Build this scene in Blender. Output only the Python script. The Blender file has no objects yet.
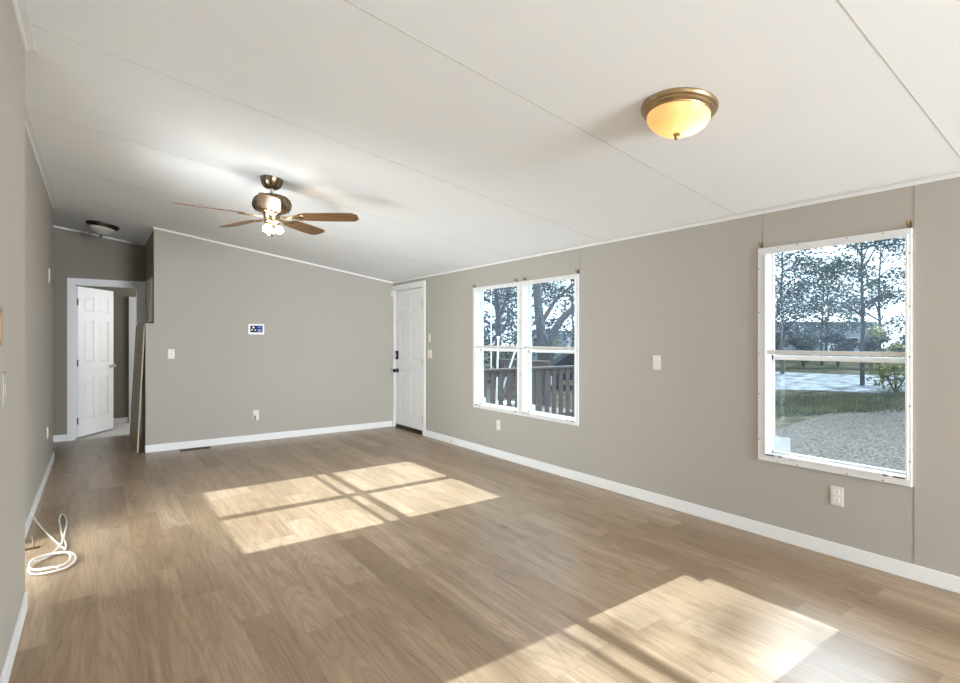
import bpy, bmesh, math, random
from mathutils import Vector, Matrix
C = bpy.context.scene.collection
SC = bpy.context.scene
R = math.radians

# ------------------------------------------------------------------ camera, sky, sun, exposure
F = 526.0
cam_d = bpy.data.cameras.new('camera')
cam_d.sensor_fit = 'HORIZONTAL'
cam_d.sensor_width = 36
cam_d.lens = F / 960 * 36
cam_d.shift_y = -2.2 / 960
cam_d.clip_start = 0.02
cam_d.clip_end = 500
cam = bpy.data.objects.new('camera', cam_d)
C.objects.link(cam)
cam.location = (0, 0, 1.337)
cam.rotation_euler = (R(90), 0, R(-35.988))
SC.camera = cam

SC.view_settings.view_transform = 'Standard'
SC.view_settings.look = 'None'
SC.view_settings.gamma = 1
SC.view_settings.exposure = 0.0
SC.view_settings.use_curve_mapping = False

w = bpy.data.worlds.new('sky')
SC.world = w
w.use_nodes = True
wn = w.node_tree
bg = wn.nodes['Background']
bg.inputs[0].default_value = (0.80, 0.90, 1.0, 1)
bg.inputs[1].default_value = 2.4

sun_d = bpy.data.lights.new('sun', 'SUN')
sun_d.energy = 15.0
sun_d.angle = R(0.55)
sun_d.color = (0.93, 0.97, 1.0)
sun = bpy.data.objects.new('sun', sun_d)
C.objects.link(sun)
sun.location = (20, 3, 14)
sun.rotation_euler = (0, R(57.38), 0)


def area(name, loc, rot, sx, sy, watts, col=(1, 1, 1)):
    d = bpy.data.lights.new(name, 'AREA')
    d.shape = 'RECTANGLE'
    d.size, d.size_y = sx, sy
    d.energy = watts
    d.color = col
    o = bpy.data.objects.new(name, d)
    C.objects.link(o)
    o.location = loc
    o.rotation_euler = rot
    return o


# added fill lamps, out of view, standing in for more daylight
area('added_rear_fill', (2.55, -5.30, 1.20), (R(90), 0, R(23)), 2.0, 2.0, 800, (0.86, 0.935, 1.0))  # added fill lamp just inside the rear wall, behind the camera
area('added_passage_fill', (-1.10, 3.98, 1.02), (0, R(-90), R(24)), 1.9, 0.90, 64, (0.90, 0.97, 1.0)).data.spread = R(110)  # added fill lamp hidden in the passage, brightens the far end
area('added_outdoor_fill', (13.0, 4.8, 6.6), (0, R(67), 0), 4.6, 10.0, 1600, (0.90, 0.95, 1.0))  # added lamp panel outdoors, sends extra light in through the windows
area('added_bedroom_fill', (2.3, 9.35, 1.7), (R(78), 0, R(68)), 1.2, 1.2, 42, (1, 1, 1))  # added lamp to brighten the bedroom, no window is built there


# ------------------------------------------------------------------ helpers
class MB:
    """collects shapes into one bmesh"""

    def __init__(self):
        self.b = bmesh.new()

    def box(self, x0, x1, y0, y1, z0, z1, bev=0.0):
        x0, x1 = min(x0, x1), max(x0, x1)
        y0, y1 = min(y0, y1), max(y0, y1)
        z0, z1 = min(z0, z1), max(z0, z1)
        vs = [self.b.verts.new(p) for p in ((x0, y0, z0), (x1, y0, z0), (x1, y1, z0), (x0, y1, z0),
                                            (x0, y0, z1), (x1, y0, z1), (x1, y1, z1), (x0, y1, z1))]
        fs = [(0, 3, 2, 1), (4, 5, 6, 7), (0, 1, 5, 4), (1, 2, 6, 5), (2, 3, 7, 6), (3, 0, 4, 7)]
        nf = [self.b.faces.new([vs[i] for i in f]) for f in fs]
        if bev > 0:
            es = list({e for f in nf for e in f.edges})
            bmesh.ops.bevel(self.b, geom=es, offset=bev, segments=2, affect='EDGES')
        return self

    def prism(self, pts_lo, pts_hi):
        a = [self.b.verts.new(p) for p in pts_lo]
        c = [self.b.verts.new(p) for p in pts_hi]
        n = len(a)
        self.b.faces.new(a[::-1])
        self.b.faces.new(c)
        for i in range(n):
            j = (i + 1) % n
            self.b.faces.new([a[i], a[j], c[j], c[i]])
        return self

    def beam(self, p, q, wd, ht, up=(0, 0, 1)):
        p, q = Vector(p), Vector(q)
        d = (q - p).normalized()
        s = d.cross(Vector(up)).normalized()
        u = s.cross(d).normalized()
        o = [(-wd / 2, -ht / 2), (wd / 2, -ht / 2), (wd / 2, ht / 2), (-wd / 2, ht / 2)]
        return self.prism([p + s * a + u * b for a, b in o], [q + s * a + u * b for a, b in o])

    def lathe(self, prof, seg=32, c=(0, 0, 0), axis='Z'):
        rings = []
        for r, h in prof:
            ring = []
            for k in range(seg):
                t = 2 * math.pi * k / seg
                x, y = r * math.cos(t), r * math.sin(t)
                if axis == 'Z':
                    p = (c[0] + x, c[1] + y, c[2] + h)
                elif axis == 'Y':
                    p = (c[0] + x, c[1] + h, c[2] + y)
                else:
                    p = (c[0] + h, c[1] + x, c[2] + y)
                ring.append(self.b.verts.new(p))
            rings.append(ring)
        for a, d in zip(rings, rings[1:]):
            for k in range(seg):
                j = (k + 1) % seg
                self.b.faces.new([a[k], a[j], d[j], d[k]])
        for ring in (rings[0], rings[-1]):
            try:
                self.b.faces.new(ring)
            except ValueError:
                pass
        return self

    def tube(self, pts, rad, seg=8):
        pts = [Vector(p) for p in pts]
        rs = rad if isinstance(rad, (list, tuple)) else [rad] * len(pts)
        rings = []
        prev = None
        for i, p in enumerate(pts):
            d = (pts[min(i + 1, len(pts) - 1)] - pts[max(i - 1, 0)])
            d = d.normalized() if d.length > 1e-9 else Vector((0, 0, 1))
            if prev is None:
                n = d.orthogonal().normalized()
            else:
                n = prev - d * prev.dot(d)
                n = n.normalized() if n.length > 1e-6 else d.orthogonal().normalized()
            prev = n
            b = d.cross(n)
            rings.append([self.b.verts.new(p + (n * math.cos(2 * math.pi * k / seg) + b * math.sin(2 * math.pi * k / seg)) * rs[i])
                          for k in range(seg)])
        for a, d in zip(rings, rings[1:]):
            for k in range(seg):
                j = (k + 1) % seg
                self.b.faces.new([a[k], a[j], d[j], d[k]])
        self.b.faces.new(rings[0][::-1])
        self.b.faces.new(rings[-1])
        return self

    def quad(self, *ps):
        self.b.faces.new([self.b.verts.new(p) for p in ps])
        return self

    def build(self, name, mat, parent=None, smooth=False, shift=None, normals=True):
        if normals:
            bmesh.ops.recalc_face_normals(self.b, faces=self.b.faces)
        if shift is not None:
            bmesh.ops.translate(self.b, verts=self.b.verts, vec=-Vector(shift))
        me = bpy.data.meshes.new(name)
        self.b.to_mesh(me)
        self.b.free()
        o = bpy.data.objects.new(name, me)
        C.objects.link(o)
        if mat is not None:
            me.materials.append(mat)
        if parent is not None:
            o.parent = parent
        if smooth:
            for p in me.polygons:
                p.use_smooth = True
            try:
                me.set_sharp_from_angle(angle=R(40))
            except Exception:
                pass
        return o


def tag(o, label, cat, group=None, kind=None):
    o['label'] = label
    o['category'] = cat
    if group:
        o['group'] = group
    if kind:
        o['kind'] = kind
    return o


def thing(name, label, cat, loc=(0, 0, 0), rz=0.0, group=None):
    o = bpy.data.objects.new(name, None)
    C.objects.link(o)
    o.location = loc
    o.rotation_euler = (0, 0, rz)
    o.empty_display_size = 0.1
    return tag(o, label, cat, group)


def struct_empty(name, loc=(0, 0, 0), rz=0.0, label=None, cat=None):
    o = bpy.data.objects.new(name, None)
    C.objects.link(o)
    o.location = loc
    o.rotation_euler = (0, 0, rz)
    o['kind'] = 'structure'
    if label:
        o['label'] = label
        o['category'] = cat
    return o


def struct(name, mb, mat, parent=None, label=None, cat=None, smooth=False):
    o = mb.build(name, mat, parent, smooth)
    if parent is None:
        o['kind'] = 'structure'
        if label:
            o['label'] = label
            o['category'] = cat
    return o


def copy_tree(o, parent=None):
    c = o.copy()
    C.objects.link(c)
    if parent is not None:
        c.parent = parent
    for ch in o.children:
        copy_tree(ch, c)
    return c


# ------------------------------------------------------------------ materials
def mat(name, col, rough=0.5, metal=0.0, spec=0.5):
    m = bpy.data.materials.new(name)
    m.use_nodes = True
    p = m.node_tree.nodes['Principled BSDF']
    p.inputs['Base Color'].default_value = (*col, 1)
    p.inputs['Roughness'].default_value = rough
    p.inputs['Metallic'].default_value = metal
    p.inputs['Specular IOR Level'].default_value = spec
    return m


class NT:
    def __init__(self, m):
        self.t = m.node_tree
        self.p = self.t.nodes['Principled BSDF']

    def nospec(self):
        self.p.inputs['Specular IOR Level'].default_value = 0
        return self

    def n(self, typ, **kw):
        x = self.t.nodes.new('ShaderNode' + typ)
        for k, v in kw.items():
            setattr(x, k, v)
        return x

    def l(self, a, b):
        self.t.links.new(a, b)

    def math(self, op, a, b=None, clamp=False):
        x = self.n('Math', operation=op)
        x.use_clamp = clamp
        for i, v in enumerate((a, b)):
            if v is None:
                continue
            if isinstance(v, (int, float)):
                x.inputs[i].default_value = v
            else:
                self.l(v, x.inputs[i])
        return x.outputs[0]

    def mix(self, fac, a, b, blend='MIX'):
        x = self.n('Mix', data_type='RGBA', blend_type=blend)
        for sock, v in ((x.inputs[0], fac), (x.inputs[6], a), (x.inputs[7], b)):
            if isinstance(v, (int, float)):
                sock.default_value = v
            elif isinstance(v, tuple):
                sock.default_value = (*v, 1)
            else:
                self.l(v, sock)
        return x.outputs[2]

    def noise(self, vec, scale, detail=3, rough=0.5, dist=0.0):
        x = self.n('TexNoise')
        x.inputs['Scale'].default_value = scale
        x.inputs['Detail'].default_value = detail
        x.inputs['Roughness'].default_value = rough
        x.inputs['Distortion'].default_value = dist
        if vec is not None:
            self.l(vec, x.inputs['Vector'])
        return x.outputs[0]

    def scalevec(self, vec, s):
        x = self.n('VectorMath', operation='MULTIPLY')
        self.l(vec, x.inputs[0])
        x.inputs[1].default_value = s
        return x.outputs[0]

    def ramp(self, fac, stops):
        x = self.n('ValToRGB')
        cr = x.color_ramp
        while len(cr.elements) < len(stops):
            cr.elements.new(0.5)
        for e, (p, c) in zip(cr.elements, stops):
            e.position = p
            e.color = (*c, 1) if len(c) == 3 else c
        self.l(fac, x.inputs[0])
        return x.outputs[0]

    def bump(self, h, strength, dist=0.01):
        x = self.n('Bump')
        x.inputs['Strength'].default_value = strength
        x.inputs['Distance'].default_value = dist
        self.l(h, x.inputs['Height'])
        self.l(x.outputs[0], self.p.inputs['Normal'])


def noisy(name, c1, c2, scale, rough=0.6, stretch=(1, 1, 1), bump=0.0, metal=0.0, detail=3, spec=0.5):
    m = mat(name, c1, rough, metal, spec)
    t = NT(m)
    co = t.n('TexCoord').outputs['Object']
    v = t.scalevec(co, stretch)
    f = t.noise(v, scale, detail)
    f2 = t.ramp(f, [(0.3, (0, 0, 0)), (0.7, (1, 1, 1))])
    t.l(t.mix(f2, c1, c2), t.p.inputs['Base Color'])
    if bump:
        t.bump(f, bump)
    return m


def floor_material():
    m = mat('oak_plank', (0.3, 0.2, 0.12), 0.42)
    t = NT(m)
    co = t.n('TexCoord').outputs['Object']
    sx = t.n('SeparateXYZ')
    t.l(co, sx.inputs[0])
    X, Y = sx.outputs[0], sx.outputs[1]
    W, L = 0.182, 1.22
    xr = t.math('DIVIDE', X, W)
    row = t.math('FLOOR', xr)
    wn1 = t.n('TexWhiteNoise', noise_dimensions='1D')
    t.l(row, wn1.inputs['W'])
    yr = t.math('ADD', t.math('DIVIDE', Y, L), t.math('MULTIPLY', wn1.outputs['Value'], 7.31))
    col = t.math('FLOOR', yr)
    cv = t.n('CombineXYZ')
    t.l(row, cv.inputs[0])
    t.l(col, cv.inputs[1])
    wn2 = t.n('TexWhiteNoise', noise_dimensions='3D')
    t.l(cv.outputs[0], wn2.inputs['Vector'])
    rnd = wn2.outputs['Value']
    # grain coordinates, shifted for every plank
    off = t.n('VectorMath', operation='SCALE')
    t.l(wn2.outputs['Color'], off.inputs[0])
    off.inputs['Scale'].default_value = 37.0
    ad = t.n('VectorMath', operation='ADD')
    t.l(co, ad.inputs[0])
    t.l(off.outputs[0], ad.inputs[1])
    broad = t.noise(t.scalevec(ad.outputs[0], (9.0, 1.1, 1)), 1.0, 3, 0.55, 0.6)
    fine = t.noise(t.scalevec(ad.outputs[0], (75.0, 3.0, 1)), 1.0, 4, 0.6, 0.3)
    arch = t.noise(t.scalevec(ad.outputs[0], (5.5, 0.50, 1)), 1.0, 2, 0.45, 0.25)
    rings = t.math('ADD', t.math('MULTIPLY', t.math('SINE', t.math('MULTIPLY', arch, 120.0)), 0.5), 0.5)
    pores = t.noise(t.scalevec(ad.outputs[0], (210.0, 6.0, 1)), 1.0, 2, 0.6, 0.0)
    base = t.ramp(rnd, [(0.0, (0.30, 0.208, 0.125)), (0.3, (0.41, 0.295, 0.188)), (0.55, (0.455, 0.34, 0.23)), (0.8, (0.35, 0.25, 0.158)), (1.0, (0.50, 0.372, 0.25))])
    c = t.mix(t.ramp(broad, [(0.34, (0, 0, 0)), (0.68, (1, 1, 1))]), base, (0.225, 0.152, 0.092))
    c = t.mix(0.6, base, c)
    g = t.ramp(fine, [(0.35, (0.72, 0.70, 0.68)), (0.6, (1.06, 1.06, 1.06))])
    c = t.mix(0.55, c, g, 'MULTIPLY')
    g2 = t.ramp(rings, [(0.0, (0.70, 0.66, 0.62)), (0.30, (0.95, 0.94, 0.93)), (1.0, (1.05, 1.05, 1.05))])
    c = t.mix(0.42, c, g2, 'MULTIPLY')
    g3 = t.ramp(pores, [(0.30, (0.66, 0.62, 0.58)), (0.48, (1.0, 1.0, 1.0))])
    c = t.mix(0.5, c, g3, 'MULTIPLY')
    # knots
    vor = t.n('TexVoronoi')
    t.l(t.scalevec(ad.outputs[0], (2.6, 1.1, 1)), vor.inputs['Vector'])
    vor.inputs['Scale'].default_value = 1.3
    kn = t.ramp(vor.outputs['Distance'], [(0.0, (0.22, 0.17, 0.13)), (0.03, (0.45, 0.40, 0.36)), (0.09, (1, 1, 1))])
    c = t.mix(0.8, c, kn, 'MULTIPLY')
    # joints
    fx = t.math('FRACT', xr)
    fy = t.math('FRACT', yr)
    ex = t.math('MINIMUM', fx, t.math('SUBTRACT', 1.0, fx))
    ey = t.math('MINIMUM', fy, t.math('SUBTRACT', 1.0, fy))
    jx = t.math('LESS_THAN', ex, 0.0045)
    jy = t.math('LESS_THAN', ey, 0.0009)
    j = t.math('MAXIMUM', jx, jy)
    c = t.mix(t.math('MULTIPLY', j, 0.55), c, (0.16, 0.11, 0.07))
    t.l(c, t.p.inputs['Base Color'])
    rr = t.math('ADD', 0.25, t.math('MULTIPLY', fine, 0.16))
    t.l(rr, t.p.inputs['Roughness'])
    t.bump(t.math('SUBTRACT', fine, t.math('MULTIPLY', j, 0.8)), 0.06, 0.004)
    return m


def wall_material(name, c):
    m = mat(name, c, 0.6, 0, 0.35)
    t = NT(m)
    co = t.n('TexCoord').outputs['Object']
    f = t.noise(co, 2.2, 4, 0.6)
    d = tuple(v * 0.955 for v in c)
    t.l(t.mix(f, c, d), t.p.inputs['Base Color'])
    t.bump(t.noise(t.scalevec(co, (1, 1, 0.4)), 120, 2), 0.05, 0.002)
    return m


def glass_material(name, haze, tint=(0.90, 0.95, 0.97)):
    """thin pane: clear, a weak mirror, and dust on it that catches the sun"""
    m = bpy.data.materials.new(name)
    m.use_nodes = True
    t = m.node_tree
    for x in list(t.nodes):
        t.nodes.remove(x)
    out = t.nodes.new('ShaderNodeOutputMaterial')
    tr = t.nodes.new('ShaderNodeBsdfTransparent')
    tr.inputs[0].default_value = (*tint, 1)
    gl = t.nodes.new('ShaderNodeBsdfGlossy')
    gl.inputs['Roughness'].default_value = 0.02
    tl = t.nodes.new('ShaderNodeBsdfTranslucent')
    tl.inputs[0].default_value = (0.66, 0.82, 1.0, 1)
    co = t.nodes.new('ShaderNodeTexCoord')
    no = t.nodes.new('ShaderNodeTexNoise')
    no.inputs['Scale'].default_value = 3.2
    no.inputs['Detail'].default_value = 8
    no.inputs['Roughness'].default_value = 0.65
    t.links.new(co.outputs['Object'], no.inputs['Vector'])
    rp = t.nodes.new('ShaderNodeValToRGB')
    rp.color_ramp.elements[0].position = 0.35
    rp.color_ramp.elements[1].position = 0.7
    rp.color_ramp.elements[0].color = (haze * 0.5,) * 3 + (1,)
    rp.color_ramp.elements[1].color = (haze * 1.5,) * 3 + (1,)
    t.links.new(no.outputs[0], rp.inputs[0])
    m1 = t.nodes.new('ShaderNodeMixShader')
    m1.inputs[0].default_value = 0.007
    t.links.new(tr.outputs[0], m1.inputs[1])
    t.links.new(gl.outputs[0], m1.inputs[2])
    m2 = t.nodes.new('ShaderNodeMixShader')
    t.links.new(rp.outputs[0], m2.inputs[0])
    t.links.new(m1.outputs[0], m2.inputs[1])
    t.links.new(tl.outputs[0], m2.inputs[2])
    t.links.new(m2.outputs[0], out.inputs[0])
    return m


def emit(name, col, s):
    m = bpy.data.materials.new(name)
    m.use_nodes = True
    t = m.node_tree
    p = t.nodes['Principled BSDF']
    p.inputs['Base Color'].default_value = (*col, 1)
    p.inputs['Emission Color'].default_value = (*col, 1)
    p.inputs['Emission Strength'].default_value = s
    return m


def translucent(name, col, fac):
    m = bpy.data.materials.new(name)
    m.use_nodes = True
    t = m.node_tree
    p = t.nodes['Principled BSDF']
    p.inputs['Base Color'].default_value = (*col, 1)
    p.inputs['Roughness'].default_value = 0.35
    tl = t.nodes.new('ShaderNodeBsdfTranslucent')
    tl.inputs[0].default_value = (*col, 1)
    mx = t.nodes.new('ShaderNodeMixShader')
    mx.inputs[0].default_value = fac
    t.links.new(p.outputs[0], mx.inputs[1])
    t.links.new(tl.outputs[0], mx.inputs[2])
    t.links.new(mx.outputs[0], t.nodes['Material Output'].inputs[0])
    return m


def leaf_material(name, c1, c2):
    m = bpy.data.materials.new(name)
    m.use_nodes = True
    tt = NT(m)
    t = m.node_tree
    p = tt.p
    co = tt.n('TexCoord').outputs['Object']
    f = tt.noise(co, 1.7, 4)
    c = tt.mix(tt.ramp(f, [(0.35, (0, 0, 0)), (0.65, (1, 1, 1))]), c1, c2)
    tt.l(c, p.inputs['Base Color'])
    p.inputs['Roughness'].default_value = 0.55
    tl = t.nodes.new('ShaderNodeBsdfTranslucent')
    tt.l(c, tl.inputs[0])
    mx = t.nodes.new('ShaderNodeMixShader')
    mx.inputs[0].default_value = 0.45
    t.links.new(p.outputs[0], mx.inputs[1])
    t.links.new(tl.outputs[0], mx.inputs[2])
    t.links.new(mx.outputs[0], t.nodes['Material Output'].inputs[0])
    return m


M = {}
M['floor'] = floor_material()
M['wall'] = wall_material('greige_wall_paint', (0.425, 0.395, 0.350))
M['hall_wall'] = wall_material('hall_wall_with_shade', (0.26, 0.23, 0.185))  # wall colour darkened to stand for the shade of the hall
M['ceiling'] = noisy('ceiling_board', (0.85, 0.872, 0.888), (0.838, 0.858, 0.873), 3.0, 0.8, bump=0.02)
M['seam'] = mat('seam_strip', (0.56, 0.56, 0.54), 0.8)
M['wall_seam'] = mat('wall_seam_strip', (0.33, 0.29, 0.24), 0.7)
M['trim'] = mat('white_trim_paint', (0.80, 0.80, 0.79), 0.4)
M['crown'] = mat('ceiling_edge_trim', (0.78, 0.78, 0.77), 0.6)
M['door'] = mat('white_door_paint', (0.79, 0.79, 0.785), 0.38)
M['vinyl'] = mat('white_window_frame', (0.74, 0.74, 0.735), 0.4)
M['grey_frame'] = mat('dull_window_frame', (0.62, 0.60, 0.57), 0.5)
M['plate'] = mat('ivory_plastic', (0.72, 0.67, 0.60), 0.4)
M['whiteplastic'] = mat('white_plastic', (0.83, 0.82, 0.79), 0.35)
M['black'] = mat('black_metal', (0.012, 0.012, 0.012), 0.35, 0.3)
M['screw'] = mat('dark_screw', (0.10, 0.09, 0.08), 0.5, 0.5)
M['steel'] = mat('brushed_steel', (0.55, 0.54, 0.52), 0.3, 1.0)
M['bronze'] = noisy('antique_bronze', (0.34, 0.25, 0.15), (0.22, 0.16, 0.095), 9, 0.32, metal=1.0)
M['brass'] = noisy('aged_brass', (0.50, 0.37, 0.21), (0.36, 0.26, 0.15), 7, 0.3, metal=1.0)
M['darkbronze'] = noisy('dark_bronze', (0.10, 0.085, 0.07), (0.05, 0.042, 0.035), 7, 0.35, metal=0.9)
M['blade'] = noisy('oak_fan_blade', (0.20, 0.108, 0.048), (0.11, 0.057, 0.026), 5, 0.4, stretch=(1, 14, 1), spec=0.15)
M['bulb'] = emit('lit_bulb', (1.0, 0.86, 0.70), 82)
M['dome_lit'] = translucent('amber_glass', (0.90, 0.58, 0.30), 0.55)
M['dome_bulb'] = emit('lit_lamp', (1.0, 0.78, 0.55), 85)
M['dome_off'] = mat('frosted_grey_glass', (0.50, 0.48, 0.44), 0.25)
M['glass_hazy'] = glass_material('dusty_glass', 0.014)
M['glass'] = glass_material('clear_glass', 0.005)
M['sticker'] = mat('pale_blue_sticker', (0.62, 0.74, 0.82), 0.5)
M['cord'] = mat('white_cord', (0.66, 0.62, 0.56), 0.45)
M['brownmetal'] = mat('brown_metal', (0.075, 0.042, 0.02), 0.5, 0.3)
M['board'] = noisy('tan_board_face', (0.54, 0.46, 0.33), (0.47, 0.40, 0.28), 4, 0.6, stretch=(3, 3, 0.6))
M['board_edge'] = mat('pale_board_edge', (0.55, 0.45, 0.33), 0.6)
M['carpet'] = noisy('grey_carpet', (0.60, 0.59, 0.56), (0.50, 0.49, 0.47), 40, 0.95, bump=0.3)
M['frame_wood'] = noisy('gilt_wood', (0.30, 0.19, 0.09), (0.20, 0.12, 0.055), 12, 0.4)
M['screen'] = mat('blue_screen', (0.018, 0.045, 0.24), 0.5, 0, 0.2)
M['screen_dark'] = mat('dark_screen', (0.012, 0.014, 0.035), 0.5, 0, 0.2)
M['screen_white'] = mat('screen_mark', (0.75, 0.78, 0.85), 0.4)
M['print'] = noisy('faded_print', (0.10, 0.09, 0.08), (0.34, 0.31, 0.27), 6, 0.3)
M['print_mat'] = mat('picture_mat', (0.74, 0.69, 0.61), 0.5)
M['slot'] = mat('slot_dark', (0.03, 0.03, 0.03), 0.6)

# ------------------------------------------------------------------ room shell
WX = 3.67          # window wall, inner face
BY = 7.33          # back wall with the thermostat
HX = 0.538         # hall right wall
HY = 8.80          # hall end wall


def cz(x):
    return 2.215 + 0.146 * (WX - x)


REAR = -5.5
struct('floor', MB().box(-1.2, WX, REAR, HY, -0.12, 0), M['floor'])
mb = MB()
mb.box(-1.2, WX, HY + 0.0, 10.3, -0.12, -0.004)
struct('floor_bedroom', mb, M['carpet'])
# ceiling slab, sloping down to the window wall
x0, x1 = -1.2, WX + 0.14
y0, y1 = REAR - 0.1, 10.3
mb = MB().prism([(x0, y0, cz(x0)), (x1, y0, cz(x1)), (x1, y1, cz(x1)), (x0, y1, cz(x0))],
                [(x0, y0, cz(x0) + .15), (x1, y0, cz(x1) + .15), (x1, y1, cz(x1) + .15), (x0, y1, cz(x0) + .15)])
ceiling = struct('ceiling', mb, M['ceiling'])
for i, sy in enumerate((-2.95, -1.73, -0.51, 0.714, 1.938, 3.17, 4.41, 5.63, 6.85)):
    a, b = Vector((-0.39, sy, cz(-0.39) + .0008)), Vector((WX - .03, sy, cz(WX - .03) + .0008))
    MB().beam(a, b, 0.006, 0.0028).build('seam', M['seam'], ceiling)

# window wall with openings
WIN = {  # frame outer y0,y1,z0,z1 ; openings [(y0,y1)], z0, z1
    'twin': dict(o=(3.464, 5.180, 0.520, 1.955), op=[(3.500, 4.262), (4.342, 5.135)], z=(0.560, 1.915)),
    'single': dict(o=(0.955, 1.797, 0.515, 1.957), op=[(0.978, 1.745)], z=(0.560, 1.915)),
}
WT = 0.105          # wall thickness
SIDE = (-4.8, -2.4)  # unseen side window behind the camera
mb = MB()


def wallseg(ya, yb, za, zb):
    mb.box(WX, WX + WT, ya, yb, za, zb)


TOP = 2.36
ops = [(0.978, 1.745), (3.500, 4.262), (4.342, 5.135)]
wallseg(REAR, SIDE[0], -0.5, TOP)
wallseg(SIDE[0], SIDE[1], -0.5, 0.55)
wallseg(SIDE[0], SIDE[1], 1.95, TOP)
prev = SIDE[1]
for a, b in ops:
    wallseg(prev, a, -0.5, TOP)
    wallseg(a, b, -0.5, 0.56)
    wallseg(a, b, 1.953, TOP)
    prev = b
wallseg(prev, 6.40, -0.5, TOP)
wallseg(6.40, 7.26, -0.5, -0.005)
wallseg(6.40, 7.26, 2.085, TOP)
wallseg(7.26, 10.3, -0.5, TOP)
wall_r = struct('wall_right', mb, M['wall'])
for sy, za, zb in ((0.946, 0.10, 0.515), (0.946, 1.957, 2.2), (1.768, 1.96, 2.2), (3.452, 1.957, 2.2), (0.946 - 1.22, 0.1, 2.2)):
    MB().box(WX - .0015, WX + .001, sy - .003, sy + .003, za, zb).build('seam', M['wall_seam'], wall_r)

# back wall (thermostat) and the low stub beside the hall opening
mb = MB()
mb.box(HX, WX, BY, BY + 0.11, -0.1, 2.9)
wall_b = struct('wall_back', mb, M['wall'])
struct('wall_stub', MB().box(0.453, HX, BY, 8.05, -0.1, 1.505), M['wall'])
mb = MB().box(0.450, HX - 0.001, BY - 0.004, 8.05, 1.505, 1.525)
mb.box(0.503, 0.507, BY - .002, BY, 0.09, 1.505)
struct('trim_1', mb, M['wall'])
# hall
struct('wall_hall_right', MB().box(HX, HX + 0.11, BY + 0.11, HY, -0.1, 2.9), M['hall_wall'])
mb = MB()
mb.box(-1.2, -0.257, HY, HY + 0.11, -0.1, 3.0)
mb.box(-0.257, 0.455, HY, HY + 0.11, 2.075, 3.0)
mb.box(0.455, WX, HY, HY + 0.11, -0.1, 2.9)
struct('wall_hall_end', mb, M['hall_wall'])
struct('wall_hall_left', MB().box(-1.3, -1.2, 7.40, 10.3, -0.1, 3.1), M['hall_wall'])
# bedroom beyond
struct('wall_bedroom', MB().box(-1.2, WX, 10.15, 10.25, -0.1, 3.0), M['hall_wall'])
# left wall: near thick part and the recessed part
mb = MB()
mb.box(-1.2, -0.295, REAR, 3.46, -0.1, 3.1)
mb.box(-1.2, -0.405, 4.50, 7.52, -0.1, 3.1)
mb.box(-1.3, -0.405, 3.46, 4.50, 2.06, 3.1)
struct('wall_left', mb, M['wall'])
# unseen rear wall, its wide opening added for the fill light
mb = MB()
mb.box(-1.2, 0.2, REAR - .1, REAR, -0.1, 3.1)
mb.box(3.3, WX, REAR - .1, REAR, -0.1, 2.9)
mb.box(0.2, 3.3, REAR - .1, REAR, 2.22, 3.1)
struct('wall_rear', mb, M['wall'])


# baseboards
def baseb(name, boxes):
    mb = MB()
    for b in boxes:
        mb.box(*b, bev=0.003)
    return struct(name, mb, M['trim'])


BH, BT = 0.087, 0.013
baseb('baseboard_right', [(WX - BT, WX, REAR, 6.335, 0, BH)])
baseb('baseboard_back', [(0.450, WX - BT, BY - BT, BY, 0, BH)])
baseb('baseboard_left', [(-0.405, -0.405 + BT, 4.52, 7.52, 0, BH), (-0.295, -0.295 + BT, REAR, 3.43, 0, BH)])
baseb('baseboard_hall', [(-1.2, -0.331, HY - BT, HY, 0, BH)])
baseb('baseboard_bedroom', [(-1.2, 0.39, 10.15 - BT, 10.15, 0, BH)])

# crown strips where walls meet the ceiling
ch, ct = 0.022, 0.010


def crown(name, segs):
    mb = MB()
    for (p, q, nrm) in segs:
        p, q, nrm = Vector(p), Vector(q), Vector(nrm)
        lo = [p, p + nrm * ct, p + nrm * ct - Vector((0, 0, ch)), p - Vector((0, 0, ch))]
        hi = [q, q + nrm * ct, q + nrm * ct - Vector((0, 0, ch)), q - Vector((0, 0, ch))]
        mb.prism(lo, hi)
    return struct(name, mb, M['crown'])


def C3(x, y):
    return (x, y, cz(x) - .0005)


crown('trim_2', [(C3(WX, REAR), C3(WX, BY), (-1, 0, -0.146 * -1 * 0))])
crown('trim_3', [(C3(HX, BY), C3(WX, BY), (0, -1, 0))])
crown('trim_4', [(C3(-0.295, REAR), C3(-0.295, 3.47), (1, 0, 0)), (C3(-0.405, 3.46), C3(-0.405, 7.53), (1, 0, 0))])
crown('trim_5', [(C3(HX, BY), C3(HX, HY), (-1, 0, 0)), (C3(-1.2, HY), C3(HX, HY), (0, -1, 0))])
mb = MB()
mb.beam((WX - .035, REAR, cz(WX - .035) - .001), (WX - .035, BY, cz(WX - .035) - .001), .03, .004, up=(0.146, 0, 1))
mb.beam((-0.375, 3.47, cz(-0.375) - .001), (-0.375, 7.5, cz(-0.375) - .001), .03, .003, up=(0.146, 0, 1))
mb.beam((-0.265, REAR, cz(-0.265) - .001), (-0.265, 3.46, cz(-0.265) - .001), .03, .003, up=(0.146, 0, 1))
struct('trim_6', mb, M['crown'])


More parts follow.
